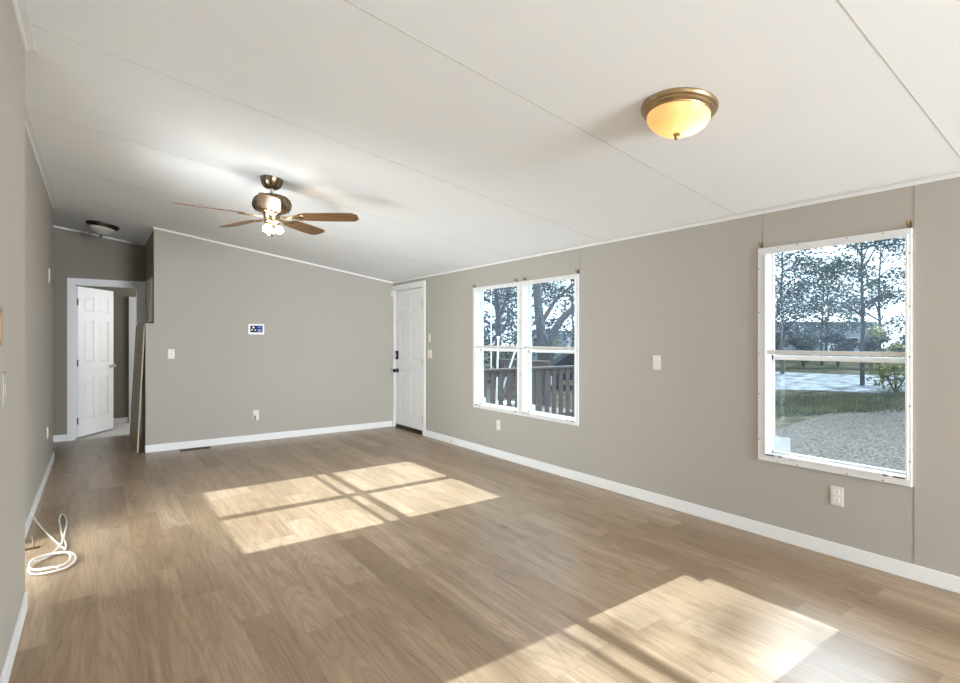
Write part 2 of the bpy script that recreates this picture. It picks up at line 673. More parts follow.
# ------------------------------------------------------------------ doors
def six_panel(mb, wd, ht, th, both=True):
    """slab standing on z=0, x 0..wd, y -th/2..th/2 with six raised panels"""
    core = th / 2 - 0.007
    mb.box(0, wd, -core, core, 0, ht)
    st = 0.125 * wd / 0.8
    mid = 0.11 * wd / 0.8
    cols = [(st, (wd - mid) / 2), ((wd + mid) / 2, wd - st)]
    k = ht / 2.03
    rows = [(0.22 * k, 0.81 * k), (0.99 * k, 1.58 * k), (1.69 * k, 1.90 * k)]
    for sgn in ((1, -1) if both else (-1,)):
        a, b = sgn * core, sgn * th / 2
        # stiles
        for xa, xb in ((0, st), (cols[0][1], cols[1][0]), (wd - st, wd)):
            mb.box(xa, xb, a, b, 0, ht)
        zs = [0] + [v for r in rows for v in r] + [ht]
        for (ca, cb) in cols:
            for i in range(0, len(zs), 2):
                mb.box(ca, cb, a, b, zs[i], zs[i + 1])
            for (ra, rb) in rows:
                i0, i1 = 0.012, 0.034
                lo = [(ca + i0, a, ra + i0), (cb - i0, a, ra + i0), (cb - i0, a, rb - i0), (ca + i0, a, rb - i0)]
                hi = [(ca + i1, b, ra + i1), (cb - i1, b, ra + i1), (cb - i1, b, rb - i1), (ca + i1, b, rb - i1)]
                mb.prism(lo, hi)
    return mb


def casing(parent, y_face, x0, x1, zt, wd=0.07, th=0.016, name='casing', legs=(True, True), depth=0.11):
    """flat casing round an opening in a wall whose face is y=y_face (room on -y side), local coordinates"""
    mb = MB()
    if legs[0]:
        mb.box(x0 - wd, x0, y_face - th, y_face, 0, zt + wd, .003)
    if legs[1]:
        mb.box(x1, x1 + wd, y_face - th, y_face, 0, zt + wd, .003)
    mb.box(x0, x1, y_face - th, y_face, zt, zt + wd, .003)
    mb.box(x0 - .001, x0 + .014, y_face, y_face + depth, 0, zt)
    mb.box(x1 - .014, x1 + .001, y_face, y_face + depth, 0, zt)
    mb.box(x0, x1, y_face, y_face + depth, zt - .014, zt + .001)
    return mb.build(name, M['trim'], parent)


# front door in the window wall. local frame: x runs towards the camera (-Y), -y towards the room (-X)
d1 = struct_empty('door_1', (WX, 7.26, 0), R(-90), 'closed white six panel entry door with black keypad beside the back wall corner', 'door')
casing(d1, 0.0, 0.0, 0.86, 2.085, 0.068)
slab = six_panel(MB(), 0.824, 2.005, 0.044).build('slab', M['door'], d1)
slab.location = (0.018, 0.030, 0.055)
MB().box(0.018, 0.842, 0.008, 0.05, 0.012, 0.057).build('gap_shadow_strip', M['black'], d1)  # black strip filling the gap under the slab, stands for its shadow
MB().box(0.0, 0.86, -0.01, 0.12, 0.0, 0.012, .002).build('threshold', M['brownmetal'], d1)
for hz_ in (0.21, 1.03, 1.84):
    mb = MB().box(0.834, 0.848, 0.0, 0.010, hz_ - .05, hz_ + .05)
    mb.tube([(0.843, -0.003, hz_ - .052), (0.843, -0.003, hz_ + .052)], .007)
    mb.build('hinge', M['screw'], d1)
mb = MB().lathe([(0.0, 0), (0.032, 0), (0.032, -0.008), (0.012, -0.012), (0.012, -0.034), (0.026, -0.04), (0.031, -0.055), (0.024, -0.070), (0, -0.073)], 24, (0.072, 0.007, 0.865), 'Y')
mb.build('door_knob', M['black'], d1, True)
mb = MB().box(0.045, 0.100, -0.018, 0.008, 1.035, 1.165, .006)
kp = mb.build('deadbolt_keypad', M['black'], d1)
mb = MB().box(0.066, 0.080, -0.040, -0.018, 1.075, 1.115, .003)
mb.build('thumb_turn', M['steel'], kp)

# hall bedroom door, standing open away from us
d2 = struct_empty('door_2', (-0.257, HY, 0), 0, 'open white six panel door with steel knob at the end of the hall', 'door')
casing(d2, 0.0, 0.0, 0.712, 2.075, 0.072)
slab = six_panel(MB(), 0.745, 2.03, 0.035).build('slab', M['door'], d2)
slab.location = (0.022, 0.09, 0.018)
slab.rotation_euler = (0, 0, R(57))
mb = MB()
for s in (-1, 1):
    mb.lathe([(0, 0), (0.03, 0), (0.03, s * .006), (0.011, s * .01), (0.011, s * .032), (0.024, s * .038), (0.028, s * .05), (0.02, s * .064), (0, s * .066)], 20, (0.685, s * .0175, 0.93), 'Y')
mb.build('door_knob', M['steel'], slab, True)
for hz_ in (0.22, 1.0, 1.82):
    MB().tube([(-0.004, -0.021, hz_ - .045), (-0.004, -0.021, hz_ + .045)], .008).build('hinge', M['screw'], slab)

# closed white door in the bedroom wall
d3 = struct_empty('door_3', (0.42, 10.15, 0), 0, 'white six panel door seen far off through the hall doorway', 'door')
slab = six_panel(MB(), 0.76, 2.02, 0.035).build('slab', M['door'], d3)
slab.location = (-0.02, -0.02, 0.0)
mb = MB().lathe([(0, 0), (0.03, 0), (0.012, -.012), (0.012, -.034), (0.027, -.045), (0.0, -.066)], 20, (0.03, -0.037, 0.25), 'Y')
mb.build('door_knob', M['steel'], d3, True)
# casing of a side doorway on the hall's right wall, next to the corner
mb = MB()
mb.box(HX - .018, HX, HY - 0.10, HY - 0.018, 0, 2.15, .003)
struct('trim_7', mb, M['trim'])


# ------------------------------------------------------------------ windows
def build_window(name, o, op, label):
    """o: outer flange box, op: list of openings; all in world coordinates of the right wall"""
    ya, yb, za, zb = o
    oz0, oz1, ez1 = 0.560, 1.915, 1.952
    org = (WX, (ya + yb) / 2, za)
    root = struct_empty(name, org, 0, label, 'window')

    def P(mb, nm, m, par=root, smooth=False):
        return mb.build(nm, m, par, smooth, shift=org)

    xf = WX - 0.014
    fl = MB()
    fl.box(xf, WX, ya, yb, za, oz0 - .001, .002)
    fl.box(xf, WX, ya, yb, oz1 + .001, zb, .002)
    fl.box(xf, WX, ya, op[0][0], oz0 - .001, oz1 + .001, .002)
    fl.box(xf, WX, op[-1][1], yb, oz0 - .001, oz1 + .001, .002)
    for a, b in zip(op, op[1:]):
        fl.box(xf, WX, a[1], b[0], oz0 - .001, oz1 + .001, .002)
    # raised inner lip of the storm frame
    for a, b in op:
        fl.box(xf - .007, xf + .002, a - .006, b + .006, oz0 - .008, oz0 + .006)
        fl.box(xf - .007, xf + .002, a - .006, b + .006, oz1 - .004, oz1 + .006)
        fl.box(xf - .007, xf + .002, a - .006, a + .004, oz0 + .006, oz1 - .004)
        fl.box(xf - .007, xf + .002, b - .004, b + .006, oz0 + .006, oz1 - .004)
    fr = P(fl, 'frame', M['vinyl'])
    # screws along the flange
    ys = [ya + .012, ya + (yb - ya) * .37, ya + (yb - ya) * .7, yb - .012]
    for y in ys[1:3] + [ya + .13, yb - .13]:
        for z in (za + .010, zb - .010):
            P(MB().lathe([(0, 0), (.0042, 0), (.003, -.003), (0, -.0035)], 8, (xf, y, z), 'X'), 'screw', M['screw'], fr)
    for z in (za + .14, za + .45, 1.24, 1.52, zb - .14):
        for y in (ya + .009, yb - .009):
            P(MB().lathe([(0, 0), (.0042, 0), (.003, -.003), (0, -.0035)], 8, (xf, y, z), 'X'), 'screw', M['screw'], fr)
    for i, (a, b) in enumerate(op):
        # jamb lining of the opening
        j = MB()
        t = .006
        j.box(WX, WX + WT + .01, a - .004, a + t * .3, oz0, ez1)
        j.box(WX, WX + WT + .01, b - t * .3, b + .004, oz0, ez1)
        j.box(WX, WX + WT + .01, a, b, oz0 - .004, oz0 + .002)
        j.box(WX, WX + WT + .01, a, b, ez1 - .002, ez1 + .001)
        P(j, 'jamb', M['vinyl'])
        # storm panel meeting rail
        r = MB().box(WX - .010, WX + .004, a, b, 1.238, 1.252, .002)
        r.box(WX - .004, WX + .010, a, b, 1.252, 1.264, .002)
        P(r, 'storm_rail', M['grey_frame'])
        # weep slots in the bottom corners of the storm frame
        for s0, s1 in ((a + .004, a + .060), (a + .085, a + .108), (b - .060, b - .004), (b - .108, b - .085)):
            P(MB().box(xf - .0085, xf - .006, s0, s1, oz0 - .005, oz0 + .002), 'slot', M['slot'], fr)
        # outer sash
        s = MB()
        X0, X1 = WX + .070, WX + .096
        s.box(X0, X1, a, a + .010, oz0, ez1)
        s.box(X0, X1, b - .012, b, oz0, ez1)
        s.box(X0, X1, a, b, oz0, oz0 + .014)
        s.box(X0, X1, a, b, ez1 - .006, ez1)
        s.box(X0, X1, a, b, 1.198, 1.230)
        sash = P(s, 'sash', M['vinyl'])
        P(MB().box(WX + .082, WX + .085, a + .009, b - .011, 1.228, ez1 - .005), 'upper_pane', M['glass_hazy'])
        P(MB().box(WX + .082, WX + .085, a + .009, b - .011, oz0 + .013, 1.200), 'lower_pane', M['glass'])
    return root


w1 = build_window('window_1', (4.300, 5.180, 0.520, 1.955), [(4.342, 5.135)], 'left window of the white framed pair, porch railing outside')
w2 = build_window('window_2', (3.464, 4.302, 0.520, 1.955), [(3.500, 4.262)], 'right window of the white framed pair, nearer the camera')
w3 = build_window('window_3', (0.955, 1.797, 0.515, 1.957), [(0.978, 1.745)], 'large single white framed window looking onto the gravel yard')
# unseen glazing frame added behind the camera to go with the fill lamp
mb = MB()
for x in (0.2, 1.7, 3.25):
    mb.box(x, x + .05, REAR - .08, REAR - .02, 0, 2.22)
mb.box(0.2, 3.3, REAR - .08, REAR - .02, 0, .06)
mb.box(0.2, 3.3, REAR - .08, REAR - .02, 2.17, 2.22)
struct('added_rear_frame', mb, M['vinyl'])
# unseen door frame added in the side passage behind its fill lamp
mb = MB()
for y in (3.46, 4.45):
    mb.box(-1.2, -1.14, y, y + .05, 0, 2.06)
mb.box(-1.2, -1.14, 3.46, 4.50, 0, .06)
mb.box(-1.2, -1.14, 3.46, 4.50, 2.01, 2.06)
struct('added_passage_frame', mb, M['vinyl'])

# stickers left on the glass
for (y, z, sw, sh, lab) in ((1.682, 0.576, .105, .105, 'pale blue sticker in the lower left corner of the large single window'),
                            (4.205, 0.576, .075, .07, 'pale sticker low on the glass of the right window of the pair'),
                            (5.085, 0.576, .075, .07, 'pale sticker low on the glass of the left window of the pair')):
    mb = MB()
    n = 7
    x = WX + .0812
    base = [(x, y - sw / 2, z), (x, y + sw / 2, z)]
    random.seed(int(y * 100))
    top = [(x, y + sw / 2 - sw * k / n, z + sh * (0.9 + 0.1 * random.random())) for k in range(n + 1)]
    pts = base + top
    mb.prism(pts, [(p[0] + .0006, p[1], p[2]) for p in pts])
    o = mb.build('window_sticker', M['sticker'], None, shift=(x, y, z))
    o.location = (x, y, z)
    tag(o, lab, 'sticker', 'stickers left on window glass')

# curtain rod brackets above the windows
BR = [(5.156, 'rod bracket above the far left corner of the paired windows'),
      (4.372, 'left one of two rod brackets above the mullion of the paired windows'),
      (4.232, 'right one of two rod brackets above the mullion of the paired windows'),
      (3.471, 'rod bracket above the near right corner of the paired windows'),
      (1.775, 'rod bracket at the upper left corner of the large single window'),
      (0.966, 'rod bracket at the upper right corner of the large single window')]
proto = None
for y, lab in BR:
    if proto is None:
        b = thing('curtain_rod_bracket', lab, 'bracket', (WX, y, 1.972), 0, 'curtain rod brackets')
        MB().box(-.003, 0, -.009, .009, -.018, .026, .001).build('plate', M['bronze'], b)
        MB().tube([(-.002, 0, .0), (-.022, 0, -.002), (-.034, 0, .004), (-.038, 0, .016), (-.034, 0, .024)], .0045, 8).build('hook', M['bronze'], b, True)
        proto = b
    else:
        b = copy_tree(proto)
        b.location = (WX, y, 1.972)
        b['label'] = lab


# ------------------------------------------------------------------ plates on the walls
def plate_base(root, wd=.070, ht=.115):
    return MB().box(-wd / 2, wd / 2, -.006, 0, -ht / 2, ht / 2, .002).build('plate', M['plate'], root)


def outlet(loc, rz, lab, wd=.070, ht=.115):
    t = thing('wall_outlet', lab, 'outlet', loc, rz, 'wall outlets')
    plate_base(t, wd, ht)
    for s in (-1, 1):
        r = MB().box(-.017, .017, -.0085, -.005, s * .024 - .014, s * .024 + .014, .004).build('receptacle', M['whiteplastic'], t)
        mb = MB()
        for q in (-1, 1):
            mb.box(q * .0065 - .0013, q * .0065 + .0013, -.0090, -.0083, s * .024 - .002, s * .024 + .007)
        mb.box(-.0025, .0025, -.0090, -.0083, s * .024 - .010, s * .024 - .006)
        mb.build('slot', M['slot'], r)
    return t


def switch(loc, rz, lab, gangs=1, wd=.070, ht=.115):
    t = thing('light_switch', lab, 'switch', loc, rz, 'light switches')
    plate_base(t, wd, ht)
    for g in range(gangs):
        x = (g - (gangs - 1) / 2) * .046
        MB().box(x - .006, x + .006, -.0068, -.0055, -.013, .013).build('toggle_slot', M['grey_frame'], t)
        MB().prism([(x - .004, -.006, -.006), (x + .004, -.006, -.006), (x + .004, -.006, .006), (x - .004, -.006, .006)],
                   [(x - .0035, -.017, .004), (x + .0035, -.017, .004), (x + .0035, -.017, .011), (x - .0035, -.017, .011)]).build('toggle', M['grey_frame'], t)
    return t


RW, BW, LW = R(-90), 0.0, R(90)
outlet((WX, 1.324, 0.376), RW, 'ivory wall outlet below the large single window')
outlet((WX, 4.697, 0.368), RW, 'ivory wall outlet below the paired windows')
ob = outlet((1.680, BY, 0.350), BW, 'wall outlet holding a white plug on the thermostat wall')
t = thing('night_light', 'white plug-in night light in the outlet of the thermostat wall', 'night light', (1.690, BY - .0085, 0.320))
MB().box(-.019, .019, -.030, 0, -.042, .030, .006).build('body', M['whiteplastic'], t)
MB().box(-.030, -.020, -.022, -.004, -.034, .016, .003).build('side_clip', M['screw'], t)
outlet((-0.405, 6.698, 0.420), LW, 'white wall outlet low on the left wall near the hall')
switch((WX, 2.610, 1.149), RW, 'single light switch on the wall between the windows')
switch((WX, 6.224, 1.357), RW, 'upper switch plate right beside the entry door', 1, .052, .112)
switch((WX, 6.214, 1.137), RW, 'lower wider switch plate right beside the entry door', 2, .105, .112)
switch((0.716, BY, 1.160), BW, 'light switch on the thermostat wall beside the leaning board')
switch((-0.405, 6.93, 1.985), LW, 'small white plate high on the left wall by the hall', 1, .10, .145)
t = thing('blank_wall_plate', 'wall coloured plate below the small picture on the near left wall', 'wall plate', (-0.295, 2.735, 1.142), LW)
MB().box(-.04, .04, -.004, 0, -.068, .068, .002).build('plate', M['wall'], t)
MB().box(-.008, .008, -.006, -.003, -.03, .03, .001).build('cover_bar', M['wall'], t)

# thermostat panel
t = thing('wall_thermostat', 'white framed wall thermostat with a blue lit screen', 'thermostat', (1.682, BY, 1.470))
bd = MB().box(-.100, .100, -.024, 0, -.069, .069, .006).build('body', M['whiteplastic'], t)
MB().box(-.075, .075, -.0255, -.0235, -.042, .045).build('screen', M['screen'], t)
MB().box(-.075, -.002, -.0262, -.025, -.042, .045).build('weather_panel', M['screen_dark'], t)
for (px, pz, pr) in ((-.037, .022, .013), (-.054, -.010, .010), (-.016, -.012, .010), (.030, .024, .005), (.052, .022, .005)):
    MB().lathe([(0, 0), (pr, 0), (pr, -.0006), (0, -.0006)], 16, (px, -.0264, pz), 'Y').build('screen_mark', M['screen_white'], t)
for k in range(3):
    MB().box(.020, .062, -.0262, -.0254, -.008 - k * .011, -.004 - k * .011).build('screen_mark', M['screen_white'], t)

# alarm sensor on the door casing
t = thing('door_sensor', 'small white sensor at the top left of the entry door casing', 'sensor', (WX - .016, 7.318, 2.035), RW)
MB().box(-.012, .014, -.018, 0, -.045, .045, .004).build('body', M['whiteplastic'], t)
MB().box(-.006, .008, -.020, -.017, -.02, .02, .001).build('cover', M['plate'], t)

# spring door stop on the right baseboard
t = thing('door_stop', 'small spring door stop on the baseboard near the entry door', 'door stop', (WX - BT, 5.625, 0.048))
MB().lathe([(0, 0), (.012, 0), (.010, -.006), (0, -.006)], 14, (0, 0, 0), 'X').build('base', M['steel'], t)
pts = [(-.006 - .055 * k / 60, .006 * math.cos(k * .75), .006 * math.sin(k * .75)) for k in range(61)]
MB().tube(pts, .0016, 5).build('spring', M['steel'], t)
MB().lathe([(0, 0), (.009, 0), (.009, -.012), (0, -.014)], 12, (-.061, 0, 0), 'X').build('tip', M['whiteplastic'], t)

# floor register by the back wall
t = thing('floor_register', 'brown metal floor register beside the thermostat wall', 'vent', (0.955, 7.215, 0.0))
mb = MB()
mb.box(-.165, .165, -.055, -.040, 0, .006, .002).box(-.165, .165, .040, .055, 0, .006, .002)
mb.box(-.165, -.148, -.040, .040, 0, .006, .002).box(.148, .165, -.040, .040, 0, .006, .002)
mb.build('frame', M['brownmetal'], t)
mb = MB().box(-.148, .148, -.040, .040, .0002, .0012)
mb.build('backing', M['slot'], t)
mb = MB()
for k in range(20):
    x = -.14 + k * .0148
    mb.box(x - .002, x + .002, -.040, .040, .001, .005)
mb.build('louvers', M['brownmetal'], t)

# picture at the left edge and one in the hall
t = thing('picture_frame', 'small gilt wood framed picture on the near left wall', 'picture', (-0.295, 2.445, 1.383), LW)
mb = MB()
mb.box(-.095, .095, -.018, 0, -.068, -.050, .003).box(-.095, .095, -.018, 0, .050, .068, .003)
mb.box(-.095, -.077, -.018, 0, -.050, .050, .003).box(.077, .095, -.018, 0, -.050, .050, .003)
mb.build('frame', M['frame_wood'], t)
MB().box(-.078, .078, -.008, -.001, -.051, .051).build('print', M['print_mat'], t)
t = thing('framed_picture', 'pale framed dark picture on the hall wall above the leaning board', 'picture', (HX, 7.80, 1.82), R(-90))
mb = MB()
a, b = .30, .27
mb.box(-a, a, -.022, 0, -b, -b + .03, .003).box(-a, a, -.022, 0, b - .03, b, .003)
mb.box(-a, -a + .03, -.022, 0, -b + .03, b - .03, .003).box(a - .03, a, -.022, 0, -b + .03, b - .03, .003)
mb.build('frame', M['print_mat'], t)
MB().box(-a + .028, a - .028, -.010, -.001, -b + .028, b - .028).build('print', M['print'], t)

# tall board leaning on the stub wall
t = thing('leaning_board', 'tall tan board leaning against the low stub wall at the hall opening', 'board', (0.371, 7.375, 0.0))
nb, fb, nt, ft = Vector((0, 0, 0.001)), Vector((-.054, .617, 0.001)), Vector((.070, 0.0, 1.515)), Vector((.020, .617, 1.515))
tk = Vector((.012, .001, 0))
mb = MB().prism([nb, nb + tk, fb + tk, fb], [nt, nt + tk, ft + tk, ft])
mb.build('panel', M['board'], t)
o = (Vector((0, -.0015, 0)))
mb = MB().prism([nb - o * -1 + Vector((-.001, 0, 0)), nb + o + tk, nb + tk + Vector((0, .002, 0)), nb + Vector((-.001, .002, 0))],
                [nt + o + Vector((-.001, 0, 0)), nt + o + tk, nt + tk + Vector((0, .002, 0)), nt + Vector((-.001, .002, 0))])
mb.build('edge_strip', M['board_edge'], t)
for f in (0.55, 0.78):
    p, q = nb.lerp(nt, f) + Vector((-.0012, 0, 0)), fb.lerp(ft, f) + Vector((-.0012, 0, 0))
    MB().beam(p, q, .002, .006).build('joint_line', M['brownmetal'], t)

# white cable coiled on the floor
t = thing('coiled_cable', 'white cable coiled on the floor beside the left baseboard', 'cable', (-0.22, 4.02, 0.0))
lead = [(-0.388, 5.01, .075), (-.375, 4.974, .045), (-.307, 4.746, .012), (-.239, 4.498, .006), (-.176, 4.271, .006), (-.166, 4.262, .008), (-.170, 4.345, .012),
        (-.184, 4.474, .014), (-.182, 4.779, .014), (-.196, 4.99, .010), (-.222, 5.107, .007), (-.232, 4.96, .007), (-.208, 4.672, .010), (-.187, 4.413, .017), (-.205, 4.26, .016), (-.248, 4.144, .012), (-.295, 4.085, .012)]
pts = [Vector(p) for p in lead]
n = 3
for k in range(1, 24 * n + 1):
    f = k / (24 * n)
    a = R(145) + 2 * math.pi * n * f
    rx, ry = .100 + .012 * math.sin(f * 9), .148 + .020 * math.sin(f * 7 + 1)
    pts.append(Vector((-.222 + rx * math.cos(a), 4.015 + ry * math.sin(a), .006 + .010 * (f * n) % .024 + .004 * math.sin(3 * a) + .004)))


def smooth_path(p, sub=4):
    r = []
    for i in range(len(p) - 1):
        p0, p1, p2, p3 = p[max(i - 1, 0)], p[i], p[i + 1], p[min(i + 2, len(p) - 1)]
        for s in range(sub):
            u = s / sub
            r.append(0.5 * ((2 * p1) + (p2 - p0) * u + (2 * p0 - 5 * p1 + 4 * p2 - p3) * u * u + (3 * p1 - p0 - 3 * p2 + p3) * u ** 3))
    r.append(p[-1])
    return r


pts = smooth_path(pts, 4)
MB().tube(pts, .0058, 8).build('cable', M['cord'], t, True, shift=t.location)
e = pts[-1]
MB().lathe([(0, 0), (.008, 0), (.008, .03), (.004, .034), (0, .034)], 12, tuple(e - t.location + Vector((0, 0, -.004))), 'Y').build('plug', M['whiteplastic'], t)

# brown clip at the end of the left baseboard
t = thing('metal_clip', 'small brown metal clip on the floor at the end of the left baseboard', 'clip', (-0.345, 4.40, 0))
MB().box(-.035, .045, -.018, .014, 0, .004, .001).build('base', M['brownmetal'], t)
MB().tube([(.010, 0, .003), (.012, .01, .03), (.004, .02, .06), (.008, .03, .075)], .006, 8).build('stem', M['brownmetal'], t, True)

# ------------------------------------------------------------------ ceiling fan
FX, FY = 1.099, 4.275
FZ = cz(FX)
fan = thing('ceiling_fan', 'five blade wooden ceiling fan with lit bare bulbs and bronze motor', 'ceiling fan', (FX, FY, FZ))
ZB = 2.290 - FZ      # blade level
# canopy: fluted bronze cup
mb = MB().lathe([(0, .012), (.080, .012), (.080, -.004), (.077, -.022), (.066, -.052), (.046, -.072), (.026, -.080), (0, -.080)], 40)
can = mb.build('canopy', M['bronze'], fan, True)
can.rotation_euler = (0, math.atan(.146), 0)
mb = MB()
for k in range(10):
    a = 2 * math.pi * k / 10
    mb.tube([(r * math.cos(a), r * math.sin(a), z) for r, z in ((.081, -.004), (.079, -.022), (.068, -.052), (.048, -.073), (.030, -.080))], .0045, 6)
mb.build('flute', M['darkbronze'], can, True)
MB().tube([(0, 0, -.07), (0, 0, -.135)], .016, 16).build('downrod', M['steel'], fan, True)
mb = MB().lathe([(0, -.118), (.030, -.120), (.060, -.128), (.104, -.142), (.130, -.165), (.141, -.195), (.138, -.225), (.122, -.250), (.092, -.266), (.070, -.272), (0, -.272)], 48)
mot = mb.build('motor_housing', M['bronze'], fan, True)
mb = MB()
for k in range(20):
    a = 2 * math.pi * k / 20
    mb.tube([(r * math.cos(a), r * math.sin(a), z) for r, z in ((.104, -.143), (.131, -.165), (.142, -.195), (.139, -.225), (.123, -.250))], .004, 5)
mb.build('rib', M['darkbronze'], mot, True)
# blades
blade_me = None
for k in range(5):
    a = R(38 - 72 * k)
    iron = MB()
    iron.beam((.075, 0, ZB - .004), (.235, 0, ZB - .004), .030, .006)
    for s in (-1, 1):
        iron.tube([(.12, 0, ZB - .006), (.17, s * .032, ZB - .006), (.225, s * .042, ZB - .004), (.245, s * .03, ZB - .004)], .0055, 6)
    if blade_me is None:
        outl = []
        n = 14
        r0, r1 = .205, .665
        prof = []
        for i in range(n + 1):
            f = i / n
            hw = .052 + .020 * math.sin(math.pi * min(1, f * .62 + .10))
            if f > .9:
                hw *= math.sqrt(max(0, 1 - ((f - .9) / .1) ** 2)) * .45 + .55
            if f < .1:
                hw *= .75 + 2.5 * f
            prof.append((r0 + (r1 - r0) * f, hw))
        mb = MB()
        lo = [(r, -h, 0) for r, h in prof] + [(r, h, 0) for r, h in reversed(prof)]
        hi = [(x, y, .007) for x, y, z in lo]
        mb.prism(lo, hi)
        bl = mb.build('blade', M['blade'], fan)
        blade_me = bl.data
        io = iron.build('blade_iron', M['brass'], bl)
        bmesh_shift = Matrix.Translation((0, 0, -ZB))
        io.data.transform(bmesh_shift)
        iron_me = io.data
    else:
        iron.b.free()
        bl = bpy.data.objects.new('blade', blade_me)
        C.objects.link(bl)
        bl.parent = fan
        io = bpy.data.objects.new('blade_iron', iron_me)
        C.objects.link(io)
        io.parent = bl
    bl.location = (0, 0, ZB)
    bl.rotation_euler = Matrix.Rotation(a, 3, 'Z').to_euler()
    bl.rotation_euler = (Matrix.Rotation(a, 3, 'Z') @ Matrix.Rotation(R(-12), 3, 'X')).to_euler()
# light kit
mb = MB().lathe([(0, -.268), (.064, -.268), (.066, -.280), (.062, -.286), (.058, -.330), (.064, -.338), (.050, -.352), (.020, -.356), (0, -.356)], 32)
mb.build('light_fitter', M['brass'], fan, True)
for k, a in enumerate((R(-150), R(-30), R(90))):
    cx_, cy_ = .047 * math.cos(a), .047 * math.sin(a)
    so = MB().tube([(cx_ * .6, cy_ * .6, -.338), (cx_ * .95, cy_ * .95, -.372)], [.020, .017], 12).build('lamp_socket', M['brass'], fan, True)
    mb = MB()
    bmesh.ops.create_uvsphere(mb.b, u_segments=20, v_segments=12, radius=.030, matrix=Matrix.Translation((cx_ * 1.15, cy_ * 1.15, -.400)))
    mb.build('bulb', M['bulb'], fan, True)
mb = MB().tube([(0, 0, -.35), (0, 0, -.425)], .003, 6)
mb.lathe([(0, -.424), (.006, -.426), (.022, -.432), (.010, -.442), (.005, -.452), (0, -.455)], 14)
mb.tube([(-.022, 0, -.428), (.022, 0, -.436)], .004, 6)
mb.build('pull_finial', M['bronze'], fan, True)


# ------------------------------------------------------------------ flush dome lights
def dome(loc, lab, lit):
    t = thing('ceiling_light', lab, 'ceiling light', loc)
    t.rotation_euler = (0, math.atan(.146), 0)
    ring = MB().lathe([(0, .002), (.165, .002), (.171, -.004), (.171, -.014), (.164, -.024), (.158, -.027), (.158, -.033), (.152, -.040), (.145, -.043), (.143, -.048), (.135, -.050), (.135, -.02), (0, -.02)], 56)
    ring.build('ring', M['brass'] if lit else M['darkbronze'], t, True)
    prof = [(.141 * math.cos(R(v)) ** 0.9, -.046 - .092 * math.sin(R(v))) for v in range(0, 88, 8)] + [(.004, -.138)]
    prof = [(.141 * math.cos(R(v)) ** 1.25 + .0, -.046 - .088 * math.sin(R(v))) for v in range(0, 88, 8)] + [(.004, -.1345)]
    g = MB()
    seg = 56
    rings = [[g.b.verts.new((r * math.cos(2 * math.pi * k / seg), r * math.sin(2 * math.pi * k / seg), z)) for k in range(seg)] for r, z in prof]
    for a, b in zip(rings, rings[1:]):
        for k in range(seg):
            g.b.faces.new([a[k], a[(k + 1) % seg], b[(k + 1) % seg], b[k]])
    g.build('glass_shade', M['dome_lit'] if lit else M['dome_off'], t, True)
    fin = MB().lathe([(0, -.130), (.016, -.132), (.017, -.138), (.007, -.143), (.011, -.150), (.008, -.157), (.003, -.162), (0, -.163)], 20)
    fin.build('finial', M['brass'] if lit else M['darkbronze'], t, True)
    if lit:
        b = MB()
        bmesh.ops.create_uvsphere(b.b, u_segments=16, v_segments=10, radius=.024, matrix=Matrix.Translation((.052, -.040, -.062)))
        b.build('bulb', M['dome_bulb'], t, True)
    return t


dome((2.212, 1.452, cz(2.205)), 'lit amber glass dome ceiling light with a brass ring', True)
dome((0.05, 7.93, cz(0.05)), 'unlit dark ringed dome ceiling light at the hall entrance', False)

# ------------------------------------------------------------------ outside
GZ = -0.65
S_, C_ = math.sin(R(35.988)), math.cos(R(35.988))


def gpos(u, z, h=GZ):
    """a place outside: u = sideways slope of the sight line from the room, z = metres away"""
    return (z * (S_ + u * C_), z * (C_ - u * S_), h)


M['ground'] = noisy('dry_grass_soil', (0.105, 0.100, 0.072), (0.030, 0.034, 0.022), 2.2, 0.95, spec=0, detail=9)
M['gravel'] = noisy('grey_gravel', (0.150, 0.140, 0.128), (0.02, 0.018, 0.016), 20.0, 0.95, spec=0, bump=0.6, detail=5)
M['pale'] = noisy('pale_dry_field', (0.30, 0.33, 0.36), (0.06, 0.072, 0.078), 1.7, 0.95, spec=0, detail=8)
M['bark'] = noisy('grey_bark', (0.05, 0.05, 0.05), (0.025, 0.025, 0.027), 6, 0.9, stretch=(3, 3, 0.5), bump=0.4)
M['leaf_a'] = leaf_material('blue_green_leaves', (0.038, 0.060, 0.048), (0.020, 0.036, 0.034))
M['leaf_b'] = leaf_material('dark_leaves', (0.028, 0.043, 0.038), (0.014, 0.025, 0.026))
M['leaf_c'] = leaf_material('yellow_green_leaves', (0.17, 0.175, 0.045), (0.09, 0.11, 0.03))
M['grass'] = leaf_material('grass_blades', (0.055, 0.068, 0.03), (0.085, 0.085, 0.05))
M['porch'] = noisy('weathered_boards', (0.105, 0.083, 0.074), (0.058, 0.046, 0.042), 5, 0.85, stretch=(6, 6, 1))
M['deck'] = noisy('weathered_deck', (0.12, 0.105, 0.095), (0.075, 0.065, 0.06), 5, 0.85, stretch=(1, 6, 1))
M['car'] = mat('dark_blue_paint', (0.010, 0.013, 0.020), 0.55, 0, 0.2)
M['carglass'] = mat('dark_car_glass', (0.006, 0.008, 0.012), 0.3, 0, 0.2)
M['tyre'] = mat('tyre_rubber', (0.015, 0.015, 0.015), 0.8)
M['siding'] = mat('blue_grey_siding', (0.22, 0.26, 0.32), 0.7)
M['roofwhite'] = mat('white_metal_roof', (0.75, 0.78, 0.80), 0.45)
M['red'] = mat('faded_red_plastic', (0.35, 0.06, 0.06), 0.5)
M['pole'] = mat('white_pipe', (0.75, 0.78, 0.80), 0.4)

